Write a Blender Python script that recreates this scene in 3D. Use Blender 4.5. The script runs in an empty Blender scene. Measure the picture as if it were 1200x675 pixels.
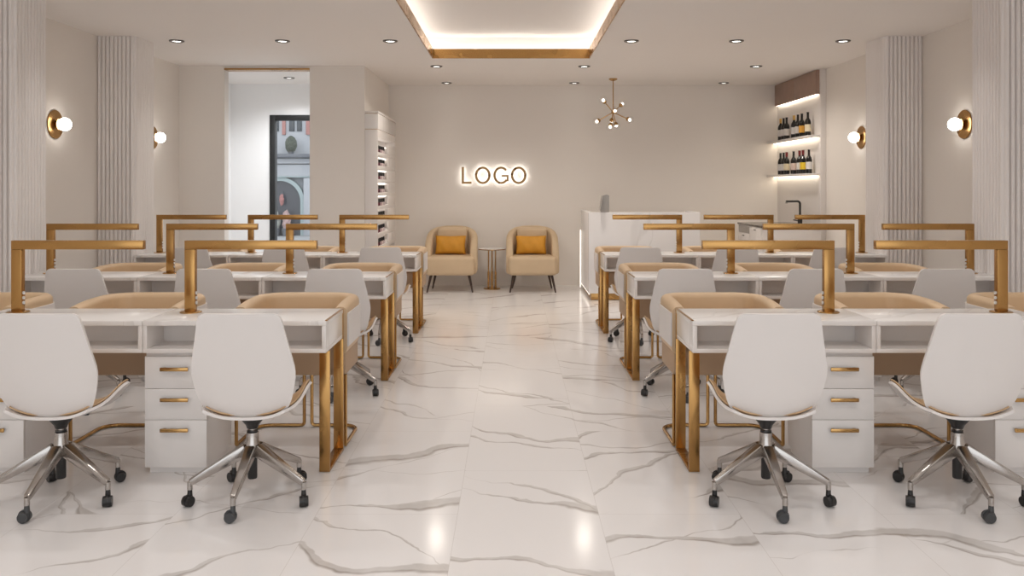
import bpy, bmesh, math, random
from mathutils import Vector, Matrix
PI = math.pi
random.seed(7)
scene = bpy.context.scene
col = scene.collection

# ------------------------------------------------------------------ helpers
class MB:
    """collects shapes and links them as one mesh object"""
    def __init__(self):
        self.bm = bmesh.new()
    def _merge(self, tmp, mi=0):
        for f in tmp.faces: f.material_index = mi
        me = bpy.data.meshes.new('tmp'); tmp.to_mesh(me); tmp.free()
        self.bm.from_mesh(me); bpy.data.meshes.remove(me)
    def box(self, x0, x1, y0, y1, z0, z1, bev=0.0, seg=2, mi=0):
        if x0 > x1: x0, x1 = x1, x0
        if y0 > y1: y0, y1 = y1, y0
        if z0 > z1: z0, z1 = z1, z0
        t = bmesh.new()
        bmesh.ops.create_cube(t, size=1.0)
        for v in t.verts:
            v.co = Vector(((x0+x1)/2+v.co.x*(x1-x0), (y0+y1)/2+v.co.y*(y1-y0), (z0+z1)/2+v.co.z*(z1-z0)))
        if bev > 0:
            bmesh.ops.bevel(t, geom=list(t.edges), offset=bev, segments=seg, affect='EDGES', profile=0.5)
        self._merge(t, mi); return self
    def beam(self, p0, p1, w0, h0, w1, h1, bev=0.0, mi=0):
        """tapered bar from p0 to p1, h is measured along z"""
        p0, p1 = Vector(p0), Vector(p1)
        d = (p1-p0).normalized(); side = d.cross(Vector((0,0,1)))
        if side.length < 1e-5: side = Vector((1,0,0))
        side.normalize(); up = side.cross(d).normalized()
        t = bmesh.new(); vs = []
        for p, w, h in ((p0,w0,h0),(p1,w1,h1)):
            for a, b in ((-1,-1),(1,-1),(1,1),(-1,1)):
                vs.append(t.verts.new(p+side*a*w/2+up*b*h/2))
        for f in ((0,1,2,3),(7,6,5,4),(0,4,5,1),(1,5,6,2),(2,6,7,3),(3,7,4,0)):
            t.faces.new([vs[i] for i in f])
        bmesh.ops.recalc_face_normals(t, faces=t.faces)
        if bev > 0: bmesh.ops.bevel(t, geom=list(t.edges), offset=bev, segments=2, affect='EDGES', profile=0.5)
        self._merge(t, mi); return self
    def cyl(self, p0, p1, r0, r1=None, n=24, mi=0, cap=True):
        r1 = r0 if r1 is None else r1
        p0, p1 = Vector(p0), Vector(p1); d = (p1-p0).normalized()
        a = Vector((1,0,0)) if abs(d.x) < .9 else Vector((0,1,0))
        u = d.cross(a).normalized(); w = d.cross(u)
        t = bmesh.new(); A = []; B = []
        for i in range(n):
            th = 2*PI*i/n; o = u*math.cos(th)+w*math.sin(th)
            A.append(t.verts.new(p0+o*r0)); B.append(t.verts.new(p1+o*r1))
        for i in range(n):
            t.faces.new((A[i],A[(i+1)%n],B[(i+1)%n],B[i]))
        if cap: t.faces.new(A[::-1]); t.faces.new(B)
        bmesh.ops.recalc_face_normals(t, faces=t.faces)
        self._merge(t, mi); return self
    def tube(self, path, r, n=10, mi=0):
        P = [Vector(p) for p in path]; t = bmesh.new(); rings = []
        up = None
        for i, p in enumerate(P):
            d = ((P[min(i+1,len(P)-1)]-p).normalized() + (p-P[max(i-1,0)]).normalized())
            d.normalize()
            if up is None:
                a = Vector((0,0,1)) if abs(d.z) < .9 else Vector((1,0,0))
                up = (a-d*a.dot(d)).normalized()
            else:
                up = (up-d*up.dot(d)).normalized()
            w = d.cross(up)
            rings.append([t.verts.new(p+(up*math.cos(2*PI*k/n)+w*math.sin(2*PI*k/n))*r) for k in range(n)])
        for a, b in zip(rings, rings[1:]):
            for k in range(n): t.faces.new((a[k],a[(k+1)%n],b[(k+1)%n],b[k]))
        t.faces.new(rings[0][::-1]); t.faces.new(rings[-1])
        bmesh.ops.recalc_face_normals(t, faces=t.faces)
        self._merge(t, mi); return self
    def lathe(self, prof, c=(0,0,0), axis=(0,0,1), n=32, mi=0):
        """prof = [(r, h)...] about AXIS through c"""
        c = Vector(c); d = Vector(axis).normalized()
        a = Vector((1,0,0)) if abs(d.x) < .9 else Vector((0,1,0))
        u = d.cross(a).normalized(); w = d.cross(u)
        t = bmesh.new(); rings = []
        for r, h in prof:
            if r < 1e-6: rings.append([t.verts.new(c+d*h)])
            else: rings.append([t.verts.new(c+d*h+(u*math.cos(2*PI*k/n)+w*math.sin(2*PI*k/n))*r) for k in range(n)])
        for A, B in zip(rings, rings[1:]):
            for k in range(n):
                k2 = (k+1) % n
                if len(A) == 1 and len(B) == 1: continue
                if len(A) == 1: t.faces.new((A[0],B[k2],B[k]))
                elif len(B) == 1: t.faces.new((A[k],A[k2],B[0]))
                else: t.faces.new((A[k],A[k2],B[k2],B[k]))
        bmesh.ops.recalc_face_normals(t, faces=t.faces)
        self._merge(t, mi); return self
    def ball(self, c, r, n=24, m=14, sc=(1,1,1), mi=0):
        t = bmesh.new(); bmesh.ops.create_uvsphere(t, u_segments=n, v_segments=m, radius=1)
        for v in t.verts: v.co = Vector((c[0]+v.co.x*r*sc[0], c[1]+v.co.y*r*sc[1], c[2]+v.co.z*r*sc[2]))
        self._merge(t, mi); return self
    def prism(self, pts, f0, f1, mi=0):
        """pts 2-D outline; f0/f1 turn (a,b) into the two end points"""
        t = bmesh.new()
        A = [t.verts.new(f0(a,b)) for a, b in pts]; B = [t.verts.new(f1(a,b)) for a, b in pts]
        n = len(pts)
        t.faces.new(A); t.faces.new(B[::-1])
        for i in range(n): t.faces.new((A[i],B[i],B[(i+1)%n],A[(i+1)%n]))
        bmesh.ops.recalc_face_normals(t, faces=t.faces)
        self._merge(t, mi); return self
    def sheet(self, P, thick, mi=0, mi2=None):
        """solid from a grid of points P[i][j], thickened along the mean normals"""
        ni, nj = len(P), len(P[0]); t = bmesh.new()
        def nrm(i, j):
            a = P[min(i+1,ni-1)][j]-P[max(i-1,0)][j]; b = P[i][min(j+1,nj-1)]-P[i][max(j-1,0)]
            v = a.cross(b)
            return v.normalized() if v.length > 1e-9 else Vector((0,0,1))
        A = [[t.verts.new(P[i][j]) for j in range(nj)] for i in range(ni)]
        B = [[t.verts.new(P[i][j]+nrm(i,j)*(thick(i,j) if callable(thick) else thick)) for j in range(nj)] for i in range(ni)]
        for i in range(ni-1):
            for j in range(nj-1):
                t.faces.new((A[i][j],A[i][j+1],A[i+1][j+1],A[i+1][j]))
                t.faces.new((B[i][j],B[i+1][j],B[i+1][j+1],B[i][j+1]))
        for i in range(ni-1):
            t.faces.new((A[i][0],A[i+1][0],B[i+1][0],B[i][0])); t.faces.new((A[i][-1],B[i][-1],B[i+1][-1],A[i+1][-1]))
        for j in range(nj-1):
            t.faces.new((A[0][j],B[0][j],B[0][j+1],A[0][j+1])); t.faces.new((A[-1][j],A[-1][j+1],B[-1][j+1],B[-1][j]))
        bmesh.ops.recalc_face_normals(t, faces=t.faces)
        self._merge(t, mi); return self
    def sweep(self, path, sect, mi=0):
        """path = [(point, outward)], sect(i) = closed outline [(out, z)...]; end caps added"""
        t = bmesh.new(); rings = []
        for i, (p, o) in enumerate(path):
            rings.append([t.verts.new(Vector(p)+Vector(o)*a+Vector((0,0,b))) for a, b in sect(i)])
        n = len(rings[0])
        for A, B in zip(rings, rings[1:]):
            for k in range(n): t.faces.new((A[k],A[(k+1)%n],B[(k+1)%n],B[k]))
        t.faces.new(rings[0][::-1]); t.faces.new(rings[-1])
        bmesh.ops.recalc_face_normals(t, faces=t.faces)
        self._merge(t, mi); return self
    def build(self, name, mats, parent=None, ang=35, subsurf=0, loc=None):
        me = bpy.data.meshes.new(name); self.bm.to_mesh(me); self.bm.free()
        for m in (mats if isinstance(mats, (list, tuple)) else [mats]): me.materials.append(m)
        for p in me.polygons: p.use_smooth = True
        me.set_sharp_from_angle(angle=math.radians(ang))
        o = bpy.data.objects.new(name, me); col.objects.link(o)
        if parent: o.parent = parent
        if loc: o.location = loc
        if subsurf:
            s = o.modifiers.new('smooth', 'SUBSURF'); s.levels = subsurf; s.render_levels = subsurf
        return o

def tag(o, label=None, cat=None, group=None, kind=None):
    if label: o['label'] = label
    if cat: o['category'] = cat
    if group: o['group'] = group
    if kind: o['kind'] = kind
    return o
def thing(name, label, cat, loc=(0,0,0), group=None):
    o = bpy.data.objects.new(name, None); o.empty_display_size = .1; col.objects.link(o)
    o.location = loc
    return tag(o, label, cat, group)
kids = {}
def dup(root, loc, label, group=None):
    """a copy of a thing with copies of its parts and sub-parts"""
    if root.name not in kids:
        kids[root.name] = [(c, list(c.children)) for c in root.children]
    r = root.copy(); col.objects.link(r); r.location = loc; r['label'] = label
    if group: r['group'] = group
    for c, sub in kids[root.name]:
        d = c.copy(); col.objects.link(d); d.parent = r
        for g in sub:
            e = g.copy(); col.objects.link(e); e.parent = d
    return r
def structure(o): return tag(o, kind='structure')

# ------------------------------------------------------------------ materials
def newmat(name):
    m = bpy.data.materials.new(name); m.use_nodes = True
    nt = m.node_tree; b = nt.nodes['Principled BSDF']
    return m, nt, b
def N(nt, kind, **kw):
    n = nt.nodes.new(kind)
    for k, v in kw.items(): setattr(n, k, v)
    return n
def math_node(nt, op, a, b=None, c=None):
    n = N(nt, 'ShaderNodeMath', operation=op)
    for i, v in enumerate((a, b, c)):
        if v is None: continue
        if isinstance(v, (int, float)): n.inputs[i].default_value = v
        else: nt.links.new(v, n.inputs[i])
    return n.outputs[0]
def maprange(nt, v, a, b, c=0.0, d=1.0, smooth=True):
    n = N(nt, 'ShaderNodeMapRange'); n.interpolation_type = 'SMOOTHSTEP' if smooth else 'LINEAR'
    nt.links.new(v, n.inputs['Value'])
    for key, x in (('From Min',a),('From Max',b),('To Min',c),('To Max',d)):
        if isinstance(x, (int, float)): n.inputs[key].default_value = x
        else: nt.links.new(x, n.inputs[key])
    return n.outputs['Result']
def mixcol(nt, fac, a, b):
    n = N(nt, 'ShaderNodeMix', data_type='RGBA')
    if isinstance(fac, (int, float)): n.inputs[0].default_value = fac
    else: nt.links.new(fac, n.inputs[0])
    for i, v in ((6,a),(7,b)):
        if isinstance(v, tuple): n.inputs[i].default_value = (*v, 1)
        else: nt.links.new(v, n.inputs[i])
    return n.outputs[2]
def plain(name, c, rough=.5, metal=0.0, var=.03, scale=6.0, bump=0.0, bscale=200, coat=0.0, sheen=0.0):
    """a single colour with a faint procedural mottling and optional grain"""
    m, nt, b = newmat(name)
    tc = N(nt, 'ShaderNodeTexCoord')
    no = N(nt, 'ShaderNodeTexNoise'); no.inputs['Scale'].default_value = scale; no.inputs['Detail'].default_value = 3
    nt.links.new(tc.outputs['Object'], no.inputs['Vector'])
    lo = tuple(x*(1-var) for x in c); hi = tuple(min(1,x*(1+var)) for x in c)
    nt.links.new(mixcol(nt, no.outputs['Fac'], lo, hi), b.inputs['Base Color'])
    b.inputs['Roughness'].default_value = rough; b.inputs['Metallic'].default_value = metal
    b.inputs['Coat Weight'].default_value = coat
    if sheen:
        b.inputs['Sheen Weight'].default_value = sheen; b.inputs['Sheen Roughness'].default_value = .4
        b.inputs['Sheen Tint'].default_value = (*[min(1, x*1.3+.1) for x in c], 1)
    if bump:
        n2 = N(nt, 'ShaderNodeTexNoise'); n2.inputs['Scale'].default_value = bscale
        nt.links.new(tc.outputs['Object'], n2.inputs['Vector'])
        bp = N(nt, 'ShaderNodeBump'); bp.inputs['Strength'].default_value = bump; bp.inputs['Distance'].default_value = .002
        nt.links.new(n2.outputs['Fac'], bp.inputs['Height']); nt.links.new(bp.outputs[0], b.inputs['Normal'])
    return m
def glow(name, c, s):
    m, nt, b = newmat(name)
    b.inputs['Base Color'].default_value = (*c, 1)
    b.inputs['Emission Color'].default_value = (*c, 1); b.inputs['Emission Strength'].default_value = s
    return m
def brushed(name, c, rough=.24, stretch=(4, 4, 4)):
    m, nt, b = newmat(name)
    tc = N(nt, 'ShaderNodeTexCoord'); mp = N(nt, 'ShaderNodeMapping'); mp.inputs['Scale'].default_value = stretch
    no = N(nt, 'ShaderNodeTexNoise'); no.inputs['Scale'].default_value = 1.0; no.inputs['Detail'].default_value = 2
    nt.links.new(tc.outputs['Object'], mp.inputs[0]); nt.links.new(mp.outputs[0], no.inputs['Vector'])
    nt.links.new(mixcol(nt, no.outputs['Fac'], tuple(x*.93 for x in c), tuple(min(1,x*1.05) for x in c)), b.inputs['Base Color'])
    nt.links.new(maprange(nt, no.outputs['Fac'], .2, .8, rough-.04, rough+.05), b.inputs['Roughness'])
    b.inputs['Metallic'].default_value = 1
    return m
def glass(name, tint=(1,1,1), gloss=.08):
    m, nt, b = newmat(name); out = nt.nodes['Material Output']; nt.nodes.remove(b)
    tr = N(nt, 'ShaderNodeBsdfTransparent'); tr.inputs[0].default_value = (*tint, 1)
    gl = N(nt, 'ShaderNodeBsdfGlossy'); gl.inputs['Roughness'].default_value = .02
    fc = N(nt, 'ShaderNodeLayerWeight'); fc.inputs['Blend'].default_value = .5
    pw = math_node(nt, 'POWER', fc.outputs['Facing'], 4.0); ad = math_node(nt, 'MULTIPLY_ADD', pw, .55, .035)
    mx = N(nt, 'ShaderNodeMixShader')
    nt.links.new(ad, mx.inputs[0]); nt.links.new(tr.outputs[0], mx.inputs[1]); nt.links.new(gl.outputs[0], mx.inputs[2])
    nt.links.new(mx.outputs[0], out.inputs['Surface'])
    return m
def marble(name, base, vein, tiled=None, scale=1.0, rough=.12, amount=1.0, grout=(.55,.52,.5)):
    """polished white marble; tiled = (x0, y0, width, length) lays it in slabs whose veins do not match across the joints"""
    m, nt, b = newmat(name)
    tc = N(nt, 'ShaderNodeTexCoord'); sp = N(nt, 'ShaderNodeSeparateXYZ')
    nt.links.new(tc.outputs['Object'], sp.inputs[0])
    X, Y, Z = sp.outputs
    if tiled:
        x0, y0, w, l = tiled
        fx = math_node(nt, 'DIVIDE', math_node(nt, 'SUBTRACT', X, x0), w)
        ix = math_node(nt, 'FLOOR', fx); ux = math_node(nt, 'FRACT', fx)
        odd = math_node(nt, 'FLOORED_MODULO', ix, 2.0)
        fy = math_node(nt, 'ADD', math_node(nt, 'DIVIDE', math_node(nt, 'SUBTRACT', Y, y0), l), math_node(nt, 'MULTIPLY', odd, .45))
        iy = math_node(nt, 'FLOOR', fy); uy = math_node(nt, 'FRACT', fy)
        cid = N(nt, 'ShaderNodeCombineXYZ'); nt.links.new(ix, cid.inputs[0]); nt.links.new(iy, cid.inputs[1])
        wn = N(nt, 'ShaderNodeTexWhiteNoise', noise_dimensions='3D'); nt.links.new(cid.outputs[0], wn.inputs['Vector'])
        rnd = wn.outputs['Value']; rs = N(nt, 'ShaderNodeSeparateXYZ'); nt.links.new(wn.outputs['Color'], rs.inputs[0])
        sgn = math_node(nt, 'SUBTRACT', math_node(nt, 'MULTIPLY', math_node(nt, 'GREATER_THAN', rs.outputs[1], .5), 2.0), 1.0)
        W = math_node(nt, 'MULTIPLY', math_node(nt, 'FLOOR', math_node(nt, 'MULTIPLY', rnd, 5.0)), 7.3)
    else:
        sgn = 1.0; W = math_node(nt, 'MULTIPLY', Z, .8)
    def coords(ang):
        """rotated plane coordinates; the turn flips from slab to slab"""
        a = math_node(nt, 'ADD', math_node(nt, 'MULTIPLY', X, math.cos(ang)), math_node(nt, 'MULTIPLY', math_node(nt, 'MULTIPLY', Y, math.sin(ang)), sgn))
        c = math_node(nt, 'SUBTRACT', math_node(nt, 'MULTIPLY', Y, math.cos(ang)), math_node(nt, 'MULTIPLY', math_node(nt, 'MULTIPLY', X, math.sin(ang)), sgn))
        return a, c
    def field(ac, fa, fc, off, detail, rgh):
        cb = N(nt, 'ShaderNodeCombineXYZ')
        nt.links.new(math_node(nt, 'MULTIPLY', ac[0], fa*scale), cb.inputs[0]); nt.links.new(math_node(nt, 'MULTIPLY', ac[1], fc*scale), cb.inputs[1])
        nt.links.new(math_node(nt, 'ADD', W, off), cb.inputs[2])
        no = N(nt, 'ShaderNodeTexNoise'); no.inputs['Scale'].default_value = 1; no.inputs['Detail'].default_value = detail
        no.inputs['Roughness'].default_value = rgh
        nt.links.new(cb.outputs[0], no.inputs['Vector']); return no.outputs['Fac']
    def streaks(ang, spacing, off, amp, wmin, wmax, lo, hi, fade, side=0.0):
        """long wandering veins that swell, thin out and break off"""
        ac = coords(ang)
        me = math_node(nt, 'ADD', math_node(nt, 'MULTIPLY', math_node(nt, 'SUBTRACT', field(ac, .9, .45, off, 1, .4), .5), amp),
                       math_node(nt, 'MULTIPLY', math_node(nt, 'SUBTRACT', field(ac, 3.2, 2.0, off+9, 3, .5), .5), amp*.22))
        ph = math_node(nt, 'ADD', math_node(nt, 'ADD', math_node(nt, 'MULTIPLY', ac[1], scale/spacing), math_node(nt, 'DIVIDE', me, spacing)), math_node(nt, 'MULTIPLY', W, .37))
        sd = math_node(nt, 'MULTIPLY', math_node(nt, 'SUBTRACT', math_node(nt, 'FRACT', ph), .5), spacing)
        d = math_node(nt, 'ABSOLUTE', sd)
        mask = maprange(nt, field(ac, 1.1, 1.4, off+21, 2, .5), lo, hi)
        wd_ = math_node(nt, 'MULTIPLY_ADD', math_node(nt, 'POWER', mask, 2.5), wmax, wmin)
        core = math_node(nt, 'SUBTRACT', 1.0, maprange(nt, d, 0.0, wd_))
        if side:                                     # a paler body lies along one side of the dark thread
            wb = math_node(nt, 'MULTIPLY_ADD', math_node(nt, 'POWER', mask, 2.0), side, .002)
            rag = math_node(nt, 'MULTIPLY', math_node(nt, 'SUBTRACT', field(ac, 6.0, 14.0, off+33, 3, .6), .5), .05)
            body = math_node(nt, 'MULTIPLY', math_node(nt, 'GREATER_THAN', sd, 0.0), math_node(nt, 'SUBTRACT', 1.0, maprange(nt, math_node(nt, 'ADD', sd, rag), math_node(nt, 'MULTIPLY', wb, .75), wb)))
            core = math_node(nt, 'MAXIMUM', core, math_node(nt, 'MULTIPLY', body, .55))
        return math_node(nt, 'MULTIPLY', core, math_node(nt, 'MULTIPLY', maprange(nt, mask, 0.0, .35), fade))
    flat = coords(0.0)
    v1 = streaks(.40, .60, 3.1, .95, .006, .026, .28, .68, 1.0, .085)
    v2 = streaks(.70, .62, 47.0, .95, .005, .014, .38, .68, .85, .03)
    v3 = streaks(-.10, 1.1, 81.0, 1.0, .005, .012, .40, .68, .75)
    tone = maprange(nt, field(flat, 7.0, 7.0, 5.0, 3, .6), .3, .7, .6, 1.0)
    v = math_node(nt, 'MULTIPLY', math_node(nt, 'MULTIPLY', math_node(nt, 'MAXIMUM', math_node(nt, 'MAXIMUM', v1, v2), v3), tone), amount)
    cloud = maprange(nt, field(flat, .5, .9, 60.0, 3, .5), .5, .8, 0, .12*amount)
    c1 = mixcol(nt, cloud, base, tuple((x+y)/2 for x, y in zip(base, vein)))
    c2 = mixcol(nt, math_node(nt, 'MULTIPLY', v, .8), c1, vein)
    if tiled:
        ex = math_node(nt, 'MULTIPLY', math_node(nt, 'MINIMUM', ux, math_node(nt, 'SUBTRACT', 1.0, ux)), w)
        ey = math_node(nt, 'MULTIPLY', math_node(nt, 'MINIMUM', uy, math_node(nt, 'SUBTRACT', 1.0, uy)), l)
        g = math_node(nt, 'LESS_THAN', math_node(nt, 'MINIMUM', ex, ey), .0011)
        c2 = mixcol(nt, math_node(nt, 'MULTIPLY', g, .55), c2, grout)
    nt.links.new(c2, b.inputs['Base Color'])
    b.inputs['Roughness'].default_value = rough
    return m

M = {}
M['wall'] = plain('warm wall paint', (.79,.752,.71), .6, var=.015, scale=1.5)
M['vestibule'] = plain('white wall paint', (.84,.845,.85), .6, var=.01, scale=1.5)
M['ceiling'] = plain('ceiling paint', (.83,.80,.775), .7, var=.01, scale=1)
M['flute'] = plain('satin white flutes', (.80,.765,.745), .3, var=.0, scale=2)
M['floor'] = marble('marble floor tiles', (.80,.783,.78), (.25,.21,.175), tiled=(-.232,4.09,.602,1.2), rough=.13)
M['marble'] = marble('white marble slab', (.79,.77,.755), (.50,.47,.44), scale=2.2, rough=.2, amount=.55)
M['counter'] = marble('white marble cladding', (.77,.76,.765), (.50,.48,.47), scale=1.4, rough=.25, amount=.5)
M['white'] = plain('white lacquer', (.75,.72,.70), .35, var=.01)
M['leather'] = plain('white leather', (.70,.668,.65), .5, var=.01, scale=3, bump=.08, bscale=600)
M['tan'] = plain('tan leather', (.55,.375,.215), .5, var=.05, scale=5, bump=.1, bscale=500)
M['tanlight'] = plain('tan leather trim', (.61,.44,.275), .45, var=.04, scale=5, bump=.1, bscale=500)
M['seatshade'] = plain('shaded tan leather seat base', (.42,.285,.18), .55, var=.05, scale=5)  # tan leather with the shade under the desk put into its colour
M['brass'] = brushed('brushed brass', (.455,.255,.09), .26)
M['brassdark'] = brushed('polished brass', (.50,.30,.115), .18)
M['chrome'] = brushed('satin chrome', (.45,.42,.395), .2, (20,20,20))
M['black'] = plain('black plastic', (.014,.013,.013), .35, var=.1)
M['greywheel'] = plain('dark grey caster', (.05,.052,.055), .4)
M['boucle'] = plain('beige velvet', (.56,.43,.285), .75, var=.06, scale=8, bump=.25, bscale=350, sheen=.35)
M['mustard'] = plain('mustard velvet', (.58,.265,.016), .6, var=.14, scale=14, bump=.2, bscale=300, sheen=.3)
M['walnut'] = plain('dark walnut', (.045,.025,.018), .4, var=.2, scale=30)
M['cabinet'] = plain('brown veneer', (.34,.23,.18), .45, var=.15, scale=12)
M['blackframe'] = plain('black metal frame', (.008,.0085,.009), .6)
M['glass'] = glass('clear glass')
M['bulb'] = glow('frosted bulb', (1,.94,.86), 12)
M['minibulb'] = glow('chandelier bulb', (1,.93,.84), 7)
M['led'] = glow('warm led strip', (1,.88,.70), 6)
M['ledcounter'] = glow('counter led strip', (1,.95,.88), 1.3)
M['ledsoft'] = glow('soft white led strip', (1,.95,.88), 4)
M['covelamp'] = glow('cove led strip', (1,.955,.895), 8)
M['logolamp'] = glow('sign halo lamp', (1,.955,.88), 6)
M['lampled'] = glow('desk lamp diffuser', (1,.97,.93), 4)
M['signbrass'] = brushed('dark sign brass', (.30,.18,.08), .35)
M['down'] = glow('downlight lens', (1,.95,.9), 6)
M['trimring'] = plain('downlight ring', (.16,.15,.14), .35, metal=.6)
M['greymetal'] = plain('grey steel', (.36,.34,.32), .35, metal=.3)
M['darkstone'] = plain('dark stone worktop', (.10,.08,.065), .18, var=.15)

# ------------------------------------------------------------------ the setting
H = 2.82                  # ceiling height
YB = 11.73                # back wall
XL, XR, XR2 = -3.93, 3.89, 3.815
YF = -2.4                 # storefront behind the camera
structure(MB().box(-5.2, 5.2, YF-.3, YB+.2, -.12, 0).build('floor', M['floor']))
# ceiling with the tray opening
tx0, tx1, ty0, ty1 = -.885, .862, 4.9, 9.24
c = MB()
c.box(-5.2, tx0, YF-.3, YB+.2, H, H+.08); c.box(tx1, 5.2, YF-.3, YB+.2, H, H+.08)
c.box(tx0, tx1, YF-.3, ty0, H, H+.08); c.box(tx0, tx1, ty1, YB+.2, H, H+.08)
ex = .17
c.box(tx0-ex, tx1+ex, ty0-ex, ty1+ex, H+.26, H+.32)                       # raised lid
c.box(tx0-ex-.04, tx0-ex, ty0-ex, ty1+ex, H+.08, H+.32); c.box(tx1+ex, tx1+ex+.04, ty0-ex, ty1+ex, H+.08, H+.32)
c.box(tx0-ex-.04, tx1+ex+.04, ty0-ex-.04, ty0-ex, H+.08, H+.32); c.box(tx0-ex-.04, tx1+ex+.04, ty1+ex, ty1+ex+.04, H+.08, H+.32)
structure(c.build('ceiling', M['ceiling']))
w = MB()
w.box(XL-.15, XL, YF, YB+.15, 0, H); structure(w.build('wall_left', M['wall']))
w = MB(); w.box(XR, XR+.3, YF, 8.1, 0, H); w.box(XR2, XR+.3, 8.1, YB+.15, 0, H); structure(w.build('wall_right', M['wall']))
w = MB(); w.box(-1.74, XR+.3, YB, YB+.15, 0, H); structure(w.build('wall_back', M['wall']))
PY = 9.82
w = MB(); w.box(XL, -3.394, PY, PY+.14, 0, H); w.box(-2.387, -1.74, PY, PY+.14, 0, H); w.box(-3.394, -2.387, PY, PY+.14, H-.03, H)
w.box(-1.84, -1.74, PY+.14, YB+.15, 0, H); structure(w.build('wall_partition', M['wall']))
structure(MB().box(-3.394, -2.387, PY-.012, PY+.15, H-.050, H-.03).build('trim_1', M['brass']))
# vestibule back wall with the glazed opening
VY = 11.6; wx0, wx1, wz = -3.375, -2.30, 2.39
w = MB(); w.box(XL, wx0, VY, VY+.15, 0, H); w.box(wx1, -1.84, VY, VY+.15, 0, H); w.box(wx0, wx1, VY, VY+.15, wz, H)
structure(w.build('wall_vestibule', M['vestibule']))
structure(MB().box(XL, XL+.012, PY+.14, VY, 0, H).build('wall_vestibule_side', M['vestibule']))
win = structure(thing('window_1', None, None, ((wx0+wx1)/2, VY, 0)))
hw = (wx1-wx0)/2
f = MB(); f.box(-hw, -hw+.075, -.02, .10, 0, wz, .004); f.box(hw-.075, hw, -.02, .10, 0, wz, .004); f.box(-hw+.075, hw-.075, -.02, .10, wz-.075, wz, .004); f.box(-hw+.075, hw-.075, -.02, .10, 0, .07, .004)
f.build('frame', M['blackframe'], win)
MB().box(-hw+.075, hw-.075, .04, .05, .07, wz-.075).build('pane', M['glass'], win)
# storefront wall behind the camera, one wide opening for daylight
w = MB(); w.box(XL-.15, -3.3, YF-.2, YF, 0, H); w.box(3.3, XR+.3, YF-.2, YF, 0, H); w.box(-3.3, 3.3, YF-.2, YF, 2.6, H); w.box(-.08, .08, YF-.2, YF, 0, 2.6)
structure(w.build('wall_front', M['wall']))

# fluted half columns along both walls
def fluted(name, xin, xwall, y0, y1, label):
    s = 1 if xin > xwall else -1                    # s: direction the inner face looks to
    nf = 9; ns = 10; seg = 8
    pts = []
    wx = abs(xin-xwall); pf = wx/nf; ps = (y1-y0)/ns
    def rib(p):                                      # one rib: narrow sunk gap, then a full round
        return [(0,-.30*p),(.07*p,-.30*p)]+[(.5*p-math.cos(q/seg*PI)*.43*p, math.sin(q/seg*PI)*.46*p) for q in range(seg+1)]+[(.93*p,-.30*p)]
    for k in range(nf):                              # front face, from the wall to the aisle
        for a, h in rib(pf): pts.append((xwall+s*(pf*k+a), y0-h))
    for k in range(ns):                              # side face
        for a, h in rib(ps): pts.append((xin+s*h, y0+ps*k+a))
    for k in range(nf):
        for a, h in rib(pf): pts.append((xin-s*(pf*k+a), y1+h))
    pts.append((xwall, y1))
    o = MB().prism(pts, lambda a, b: Vector((a,b,0)), lambda a, b: Vector((a,b,H))).build(name, M['flute'], ang=50)
    return tag(o, label, 'column', 'fluted columns along the walls', 'structure')
fluted('fluted_column', -3.580, XL, 5.975, 6.375, 'white fluted column on the left wall nearest the camera')
fluted('fluted_column', -3.580, XL, 7.890, 8.290, 'white fluted column on the left wall behind the rear desks')
fluted('fluted_column', 3.535, XR, 5.975, 6.375, 'white fluted column on the right wall nearest the camera')
fluted('fluted_column', 3.535, XR, 7.890, 8.290, 'white fluted column on the right wall before the bottle shelves')

# tray ceiling brass band and its cove lamps
tr = thing('ceiling_tray_band', 'wide brass band framing the lit recess in the ceiling', 'ceiling trim', ((tx0+tx1)/2, (ty0+ty1)/2, H))
cx, cy = (tx0+tx1)/2, (ty0+ty1)/2
a0, a1, b0, b1 = tx0-cx, tx1-cx, ty0-cy, ty1-cy
b = MB(); b.box(a0, a0+.012, b0, b1, -.004, .102); b.box(a1-.012, a1, b0, b1, -.004, .102); b.box(a0+.012, a1-.012, b0, b0+.012, -.004, .102); b.box(a0+.012, a1-.012, b1-.012, b1, -.004, .102)
b.build('brass_band', M['brass'], tr)
b = MB(); e = .09
b.box(a0-e-.02, a0-e, b0-e, b1+e, .082, .096); b.box(a1+e, a1+e+.02, b0-e, b1+e, .082, .096); b.box(a0-e, a1+e, b0-e-.02, b0-e, .082, .096); b.box(a0-e, a1+e, b1+e, b1+e+.02, .082, .096)
b.build('light_strip', M['covelamp'], tr)

# ------------------------------------------------------------------ ceiling downlights
def spot(parent, power, colr, size=150, blend=1.0, rad=.085):
    l = bpy.data.lights.new('downlight lamp', 'SPOT'); l.energy = power; l.color = colr; l.spot_size = math.radians(size); l.spot_blend = blend; l.shadow_soft_size = rad
    o = bpy.data.objects.new('lamp', l); col.objects.link(o); o.parent = parent; o.location = (0,0,-.03)
    return o
def make_downlight(label, loc, power, colr=None):
    colr = colr or WARM; size = 78 if loc[1] > 11.2 else 150
    if abs(loc[0]) > 3.1: size = 62; power *= .6
    t = thing('downlight', label, 'ceiling light', loc, 'recessed downlights in the ceiling')
    MB().lathe([(.046,0),(.046,-.006),(.058,-.014),(.070,-.010),(.072,0)], n=32).build('trim_ring', M['trimring'], t)
    MB().lathe([(0,-.004),(.046,-.004),(.046,0),(0,0)], n=32).build('lens', M['down'], t)
    spot(t, power, colr, size)
    return t
WARM = (1,.962,.925)
PW = 34
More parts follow.
